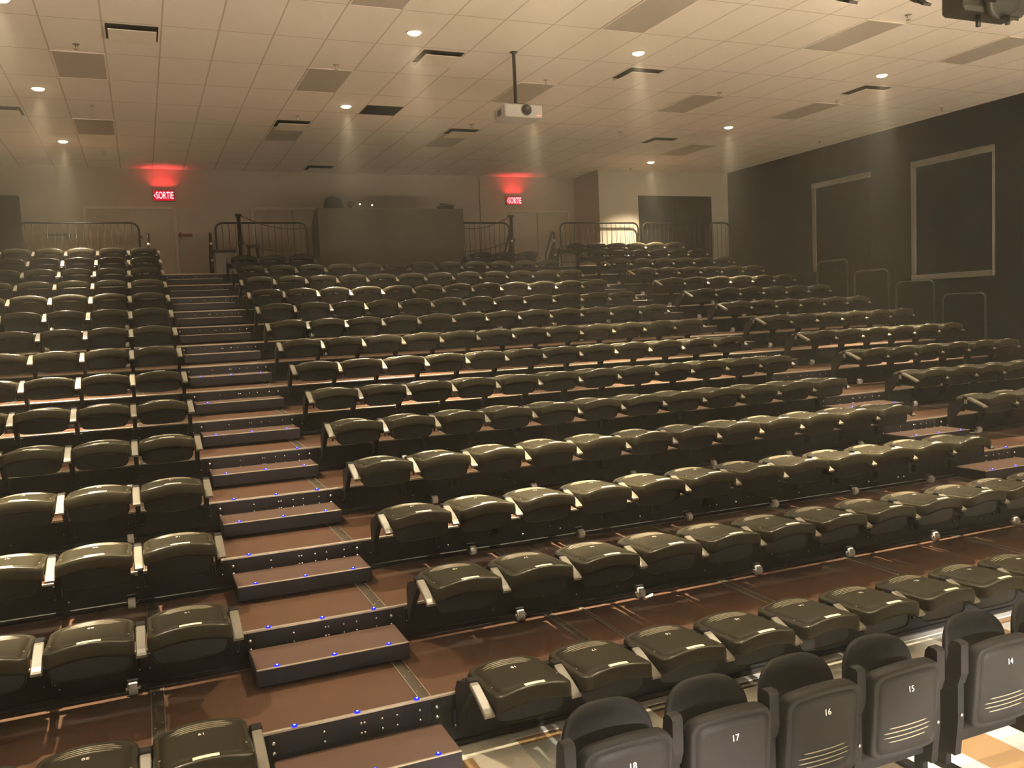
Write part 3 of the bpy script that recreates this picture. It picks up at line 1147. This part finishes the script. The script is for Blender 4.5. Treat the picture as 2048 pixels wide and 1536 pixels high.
FM = front_meshes()
units = [(1.727, [18, 17, 16, 15]), (4.03, [14, 13, 12, 11])]
names_f = {18: 'first from its left end, beside the aisle', 17: 'second from its left end', 16: 'third from its left end', 15: 'fourth, last before the gap',
           14: 'first after the gap', 13: 'second after the gap', 12: 'third after the gap', 11: 'fourth after the gap'}
uord = ['left unit, beside the aisle', 'right unit, after the gap']
for u, (x0, nums) in enumerate(units):
    placed = []
    for k, num in enumerate(nums):
        xc = x0 + FP * (k + 0.5)
        if not any(in_frame((xc + a_, FY + b_, FLOOR + c_)) for a_ in (-0.24, 0.24) for b_ in (-0.1, 0.1) for c_ in (0.25, 0.5, 0.75)):
            continue
        placed.append(k)
        t = thing('auditorium_chair', f'black tipped-up seat of the front row, {names_f[num]}', 'chair', (xc, FY, FLOOR), 0, 'tipped-up seats of the front row')
        put('backrest', FM['backrest'], t)
        put('seat', FM['seat'], t)
        zn = 0.593
        put('seat_number', text_mesh(str(num), 0.042, 'white', 0.0), t, (0.0, FM['sy'](0, zn) - 0.0015, zn), (pi / 2 - 0.08, 0, 0))
        for sx in (-FP / 2,) + ((FP / 2,) if k == len(nums) - 1 else ()):
            put('armrest', FM['armrest'], t, (sx, 0, 0))
            put('support_bracket', FM['support'], t, (sx, 0, 0))
    L = FP * len(nums)
    t = thing('bench_frame', f'black steel frame under the front row seats, {uord[u]}', 'seat frame', (x0, FY, FLOOR), 0, 'frames of the front row seats')
    part('beam', MB().box((-0.02, 0.02, 0.13), (L + 0.02, 0.09, 0.20), 0, 0.006), 'bracket', t)
    for xx in (0.0, L * 0.5, L):
        lg = MB().box((xx - 0.02, 0.025, 0.012), (xx + 0.02, 0.085, 0.20), 0, 0.004)
        lg.box((xx - 0.035, -0.16, 0.0005), (xx + 0.035, 0.24, 0.022), 0, 0.008)
        part('leg', lg, 'bracket', t)

# ------------------------------------------------------------------ control desk
BX0, BX1, BY = 3.575, 6.64, 12.8
BZ = 4.49
t = thing('control_desk', 'large olive fabric-fronted control desk at the back centre', 'desk', (BX0, BY, ZTOP))
H_ = BZ - ZTOP
Wd = BX1 - BX0
part('front_panel', MB().box((0, 0, 0.002), (Wd, 0.04, H_), 0, 0.006), 'booth', t, label='olive fabric front of the desk')
for xx in (0.0, Wd - 0.03):
    part('side_panel', MB().prism([(0.04, 0.002), (0.04, H_), (0.25, H_ - 0.01), (0.55, H_ - 0.10), (0.80, H_ - 0.33), (0.80, 0.002)], 'X', xx, xx + 0.03), 'boothside', t)
part('desktop', MB().box((0.03, 0.04, 0.78), (Wd - 0.03, 0.80, 0.81), 0, 0.004), 'boothside', t)

t = thing('office_chair', 'dark rounded chair back rising over the left end of the desk', 'chair', (4.09, 13.72, ZTOP))
mb = MB()
prof = []
vs, fs = [], []
for k in range(9):
    a = -pi / 2 + pi * k / 8
    w_ = 0.215 * (cos(a) ** 0.45 if cos(a) > 1e-6 else 0)
    h_ = 1.32 + 0.30 * sin(a)
    for j in range(14):
        b = 2 * pi * j / 14
        vs.append((max(w_, 0.02) * cos(b), 0.06 * sin(b) * max(w_ / 0.215, 0.2), h_))
for i in range(8):
    for j in range(14):
        a, b = i * 14 + j, i * 14 + (j + 1) % 14
        fs.append((a, b, b + 14, a + 14))
fs.append(tuple(range(13, -1, -1)))
fs.append(tuple(8 * 14 + j for j in range(14)))
mb.add(vs, fs, 0, True)
part('backrest', mb, 'dark', t)
part('seat', MB().box((-0.23, -0.10, 0.60), (0.23, 0.32, 0.68), 0, 0.03), 'dark', t)
part('spine', MB().tube([(0, 0.03, 1.05), (0, 0.10, 0.80), (0, 0.10, 0.62)], 0.025), 'dark', t)
part('gas_column', MB().lathe([(0.03, 0.08), (0.03, 0.61)], 12), 'dark', t)
lg = MB()
for k in range(5):
    a = 2 * pi * k / 5
    lg.tube([(0, 0, 0.10), (0.27 * cos(a), 0.27 * sin(a), 0.05)], 0.02)
    lg.lathe([(0.03, -0.02), (0.03, 0.02)], 10, 0, 'Y', (0.27 * cos(a), 0.27 * sin(a), 0.031))
part('base', lg, 'dark', t)

DZ = ZTOP + 0.81
t = thing('desk_lamp', 'small round-headed gooseneck lamp on the desk beside the chair back', 'lamp', (4.27, 12.95, DZ))
part('base', MB().lathe([(0.05, 0.0005), (0.05, 0.02), (0.01, 0.025)], 14), 'dark', t)
part('stem', MB().tube([(0, 0, 0.02), (0, 0.01, 0.25), (0.0, 0.0, 0.50)], 0.006), 'dark', t)
part('lamp_head', MB().lathe([(0.025, 0.02), (0.062, 0.012), (0.066, 0.0), (0.062, -0.012), (0.025, -0.02)], 18, 0, 'Y', (0, 0, 0.545)), 'dark', t)
for nm, x, z, l in (('console_light', 4.45, 4.578, 'tiny lit white lamp above the desk, left one'), ('console_light', 4.70, 4.562, 'tiny lit white lamp above the desk, right one')):
    t = thing(nm, l, 'lamp', (x, 12.88, DZ), 0, 'tiny lit lamps above the desk')
    h_ = z - DZ
    part('base', MB().lathe([(0.03, 0.0005), (0.03, 0.015)], 12), 'dark', t)
    part('stem', MB().tube([(0, 0, 0.01), (0, 0.02, h_ * 0.6), (0, 0, h_)], 0.004), 'dark', t)
    part('bulb', MB().lathe([(0.004, -0.012), (0.013, -0.006), (0.013, 0.006), (0.004, 0.012)], 10, 0, 'Y', (0, -0.008, h_)), 'whiteled', t)
t = thing('laptop', 'dark open laptop lid tilted above the right end of the desk', 'laptop', (6.33, 13.02, DZ))
part('stand', MB().box((-0.16, -0.06, 0.0005), (0.16, 0.12, 0.52), 0, 0.006), 'dark', t)
part('keyboard', MB().box((-0.17, -0.10, 0.521), (0.17, 0.14, 0.54), 0, 0.004), 'dark', t)
part('lid', MB().prism([(-0.17, 0.54), (0.17, 0.54), (0.15, 0.555), (-0.155, 0.59)], 'Y', -0.098, -0.086), 'dark', t)


# ------------------------------------------------------------------ barriers, posts and rails on the top tier
def fence(x0, x1, label, round0=True, round1=True, y=13.74, h=1.075, clip=False):
    t = thing('crowd_barrier', label, 'barrier', (x0, y, ZTOP), 0, 'dark tube barriers behind the top row')
    w = x1 - x0
    r = 0.14
    pts = [(0, 0, 0.012)]
    pts += [(r - r * cos(pi / 2 * k / 6), 0, h - r + r * sin(pi / 2 * k / 6)) for k in range(7)]
    pts += [(w - r + r * sin(pi / 2 * k / 6), 0, h - r + r * cos(pi / 2 * k / 6)) for k in range(7)]
    pts += [(w, 0, 0.012)]
    fr_ = MB().tube(pts, 0.021, 10)
    fr_.tube([(0, 0, 0.16), (w, 0, 0.16)], 0.014, 8)
    part('frame', fr_, 'tube', t)
    n = int(round(w / 0.125))
    bars = MB()
    for k in range(1, n):
        x = w * k / n
        top = h
        d = min(x, w - x)
        if d < r:
            top = h - r + sqrt(max(0, r * r - (r - d) ** 2))
        bars.tube([(x, 0, 0.16), (x, 0, top)], 0.0055, 6)
    part('vertical_bars', bars, 'tube', t)
    for xx in (0.0, w):
        ft = MB().box((xx - 0.03, -0.10, 0.0005), (xx + 0.03, 0.08, 0.014), 0, 0.003)
        part('foot', ft, 'tube', t)
    hk = MB().box((w + 0.01, -0.02, h - 0.30), (w + 0.06, 0.02, h - 0.25), 0, 0.004) if clip else None
    if hk:
        part('hook', hk, 'tube', t)
    return t


fence(-1.78, 0.285, 'dark tube barrier behind the top row of the left block', clip=True)
fence(1.70, 3.50, 'dark tube barrier between the left aisle and the control desk')
fence(6.75, 8.08, 'dark tube barrier between the control desk and the right aisle')
fence(9.38, 11.49, 'dark tube barrier half against the pale alcove wall', clip=True)
fence(11.62, 13.45, 'dark tube barrier in front of the black alcove door')
fence(13.56, 14.2, 'dark tube barrier in the corner by the dark wall')

t = thing('black_board', 'tall black board standing at the left end behind the top row', 'board', (-2.9, 13.62, ZTOP))
part('panel', MB().prism([(0, 0.05), (1.21, 0.05), (1.205, 1.53), (1.18, 1.56), (0, 1.56)], 'Y', 0, 0.05), 'blackpanel', t)
part('foot', MB().box((0.1, -0.15, 0.0005), (0.16, 0.2, 0.05), 0, 0.006).box((1.0, -0.15, 0.0005), (1.06, 0.2, 0.05), 0, 0.006), 'dark', t)


def stanchion(x, y, rx, label, sgn):
    t = thing('rope_post', label, 'post', (x, y, ZTOP), 0, 'posts with ropes beside the desk')
    part('post', MB().lathe([(0.04, 0.012), (0.04, 1.16)], 14), 'dark', t)
    part('base', MB().lathe([(0.10, 0.0005), (0.10, 0.02), (0.045, 0.03)], 20), 'dark', t)
    part('cap', MB().box((-0.06, -0.05, 1.15), (0.06, 0.05, 1.20), 0, 0.012), 'dark', t)
    part('collar', MB().box((-0.05, -0.05, 0.60), (0.07, 0.05, 0.66), 0, 0.012), 'dark', t)
    for z0, z1, sag in ((1.165, 0.95, 0.13), (0.63, 0.42, 0.08)):
        w = rx - x
        pts = []
        for k in range(15):
            s = k / 14
            pts.append((w * s + 0.05 * sgn * (1 - s), 0, z0 + (z1 - z0) * s - sag * 4 * s * (1 - s)))
        part('rope', MB().tube(pts, 0.009, 6), 'rope', t)


stanchion(2.11, 13.3, 3.56, 'black post with two ropes running to the left side of the control desk', 1)
stanchion(7.95, 13.3, 6.66, 'black post with two ropes running to the right side of the control desk', -1)


def handrail(x, label, panel):
    t = thing('stair_handrail', label, 'handrail', (x, 13.3, ZTOP), 0, 'handrails at the head of the aisles')
    pts = [(0, -0.05, 0.012), (0, -0.05, 0.72), (0, -0.03, 0.80), (0, 0.03, 0.83), (0, 0.09, 0.79), (0, 0.44, 0.36), (0, 0.46, 0.30), (0, 0.46, 0.012)]
    part('rail', MB().tube(pts, 0.024, 10), 'dark', t)
    for z in (0.30, 0.62):
        part('reflective_band', MB().lathe([(0.0255, -0.022), (0.0255, 0.022)], 12, 0, 'Z', (0, -0.05, z)), 'white', t)
    if panel:
        part('side_skirt', MB().prism([(-0.02, 0.012), (-0.02, 0.50), (0.03, 0.58), (0.40, 0.16), (0.40, 0.012)], 'X', -0.012, 0.012), 'blackpanel', t)


handrail(0.434, 'black handrail at the head of the left aisle, beside the left block', False)
handrail(1.56, 'black handrail at the head of the left aisle, beside the pale bin', False)
handrail(7.93, 'slanting black handrail with dark skirt left of the right aisle', True)
handrail(8.98, 'slanting black handrail with dark skirt right of the right aisle', True)

t = thing('waste_bin', 'pale plastic bin with a dark lid at the head of the left aisle', 'bin', (1.77, 13.05, ZTOP))
part('body', MB().prism([(-0.17, -0.13), (0.17, -0.13), (0.17, 0.13), (-0.17, 0.13)], 'Z', 0.0005, 0.42), 'bin', t)
part('lid', MB().box((-0.20, -0.16, 0.42), (0.21, 0.16, 0.47), 0, 0.012), 'dark', t)
t = thing('stool', 'small dark wooden stool beside the rope post', 'stool', (2.365, 13.46, ZTOP))
part('seat', MB().lathe([(0.12, 0.555), (0.135, 0.57), (0.135, 0.595), (0.12, 0.605)], 18), 'wood', t)
for sx in (-1, 1):
    for sy_ in (-1, 1):
        part('leg', MB().tube([(sx * 0.075, sy_ * 0.075, 0.56), (sx * 0.125, sy_ * 0.125, 0.001)], 0.02, 8), 'wood', t)
part('stretcher', MB().tube([(-0.108, -0.108, 0.18), (0.108, -0.108, 0.18)], 0.01).tube([(-0.108, 0.108, 0.18), (0.108, 0.108, 0.18)], 0.01), 'wood', t)

# ------------------------------------------------------------------ guard rails at the tiers' ends by the dark wall
for i in range(3, 9):
    if not in_frame((PX1, i * RUN + 0.15, i * RISE + 0.98)):
        continue
    t = thing('guard_rail', f'thin steel guard rail at the dark wall end of the {ORD[i]} tier', 'guard rail', (PX1 - 0.03, i * RUN, i * RISE), 0, 'guard rails at the tier ends')
    r = 0.10
    y0, y1, h = 0.14, 0.93, 0.98
    pts = [(0, y0, 0.001)] + [(0, y0 + r - r * cos(pi / 2 * k / 5), h - r + r * sin(pi / 2 * k / 5)) for k in range(6)] + [(0, y1 - r + r * sin(pi / 2 * k / 5), h - r + r * cos(pi / 2 * k / 5)) for k in range(6)] + [(0, y1, 0.001)]
    part('tube', MB().tube(pts, 0.014, 10), 'rail', t)
    part('base_flange', MB().box((-0.03, y0 - 0.03, 0.0005), (0.03, y0 + 0.03, 0.008)).box((-0.03, y1 - 0.03, 0.0005), (0.03, y1 + 0.03, 0.008)), 'rail', t)

# ------------------------------------------------------------------ stage lamps on a pipe over the front
PIPE_Y, PIPE_Z = 0.5, 5.05
t = thing('lamp_pipe', 'lighting pipe carrying the stage lamps above the front rows', 'pipe', (7.0, PIPE_Y, PIPE_Z))
part('pipe', MB().tube([(-3.0, 0, 0), (4.0, 0, 0)], 0.024, 12), 'dark', t)
for xx in (-2.5, 0.5, 3.5):
    part('drop_rod', MB().tube([(xx, 0, 0.02), (xx, 0, CEIL - PIPE_Z)], 0.008, 8), 'dark', t)


def stage_lamp(x, z, s, label, tilt, big=False):
    t = thing('stage_lamp', label, 'stage lamp', (x, PIPE_Y, z), 0, 'stage lamps hanging over the front rows')
    top = PIPE_Z - z
    part('clamp', MB().box((-0.03, -0.03, top - 0.05), (0.03, 0.03, top + 0.03), 0, 0.006).tube([(0, 0, top - 0.05), (0, 0, 0.20 * s)], 0.014), 'dark', t)
    w = 0.17 * s
    part('yoke', MB().tube([(-w, 0, 0.0), (-w, 0, 0.20 * s), (w, 0, 0.20 * s), (w, 0, 0.0)], 0.012 * s, 6), 'dark', t)
    body_ = part('body', MB().lathe([(0.07 * s, 0.20 * s), (0.12 * s, 0.14 * s), (0.14 * s, 0.02 * s), (0.14 * s, -0.14 * s), (0.155 * s, -0.15 * s), (0.155 * s, -0.20 * s), (0.13 * s, -0.20 * s)], 18, 0, 'Y'), 'stagelamp', t)
    body_.rotation_euler = (tilt, 0, 0)
    bd = MB()
    for k in range(4):
        a = pi / 2 * k + 0.3
        bd.box((0.145 * s * cos(a) - 0.045 * s, -0.28 * s, 0.145 * s * sin(a) - 0.01), (0.145 * s * cos(a) + 0.045 * s, -0.19 * s, 0.145 * s * sin(a) + 0.01))
    part('barn_doors', bd, 'stagelamp', body_)
    if big:
        part('gear_box', MB().box((-0.30 * s, -0.10 * s, -0.16 * s), (0.32 * s, 0.12 * s, 0.05 * s), 0, 0.03), 'stagelamp', t)
        part('knob', MB().lathe([(0.02, -0.16 * s), (0.02, -0.24 * s)], 8, 0, 'Z', (-0.08 * s, -0.02, 0)), 'stagelamp', t)
        part('knob', MB().lathe([(0.02, -0.16 * s), (0.02, -0.20 * s)], 8, 0, 'Z', (0.22 * s, -0.02, 0)), 'stagelamp', t)
    part('cable', MB().tube([(-w, 0.05, 0.02), (-w - 0.06, 0.05, -0.08 * s), (-w - 0.12, 0.04, -0.11 * s), (-w - 0.16, 0.03, 0.02), (-w - 0.12, 0.02, 0.2), (-0.05, 0.0, top - 0.02)], 0.005, 6), 'cable', t)


stage_lamp(5.18, 4.62, 0.9, 'stage lamp with a looped cable, smallest at the top edge', 0.5)
stage_lamp(5.95, 4.70, 0.9, 'stage lamp at the top edge, middle of the three', 0.6)
stage_lamp(6.78, 4.66, 1.15, 'bulky stage lamp in the top right corner, largest of the three', 0.4, True)

t = thing('paper_scrap', 'small torn white paper strip lying on the lowest tier beside a white wheel', 'paper', (3.62, 0.88, 0.0), 0.5)
part('strip', MB().add([(-0.07, -0.012, 0.003), (0.05, -0.016, 0.001), (0.075, 0.0, 0.012), (0.05, 0.02, 0.002), (-0.06, 0.014, 0.001), (-0.07, -0.012, 0.0005), (0.05, -0.016, 0.0003), (0.075, 0.0, 0.011), (0.05, 0.02, 0.0003), (-0.06, 0.014, 0.0003)],
     [(0, 1, 2, 3, 4), (9, 8, 7, 6, 5), (0, 5, 6, 1), (1, 6, 7, 2), (2, 7, 8, 3), (3, 8, 9, 4), (4, 9, 5, 0)]), 'white', t)
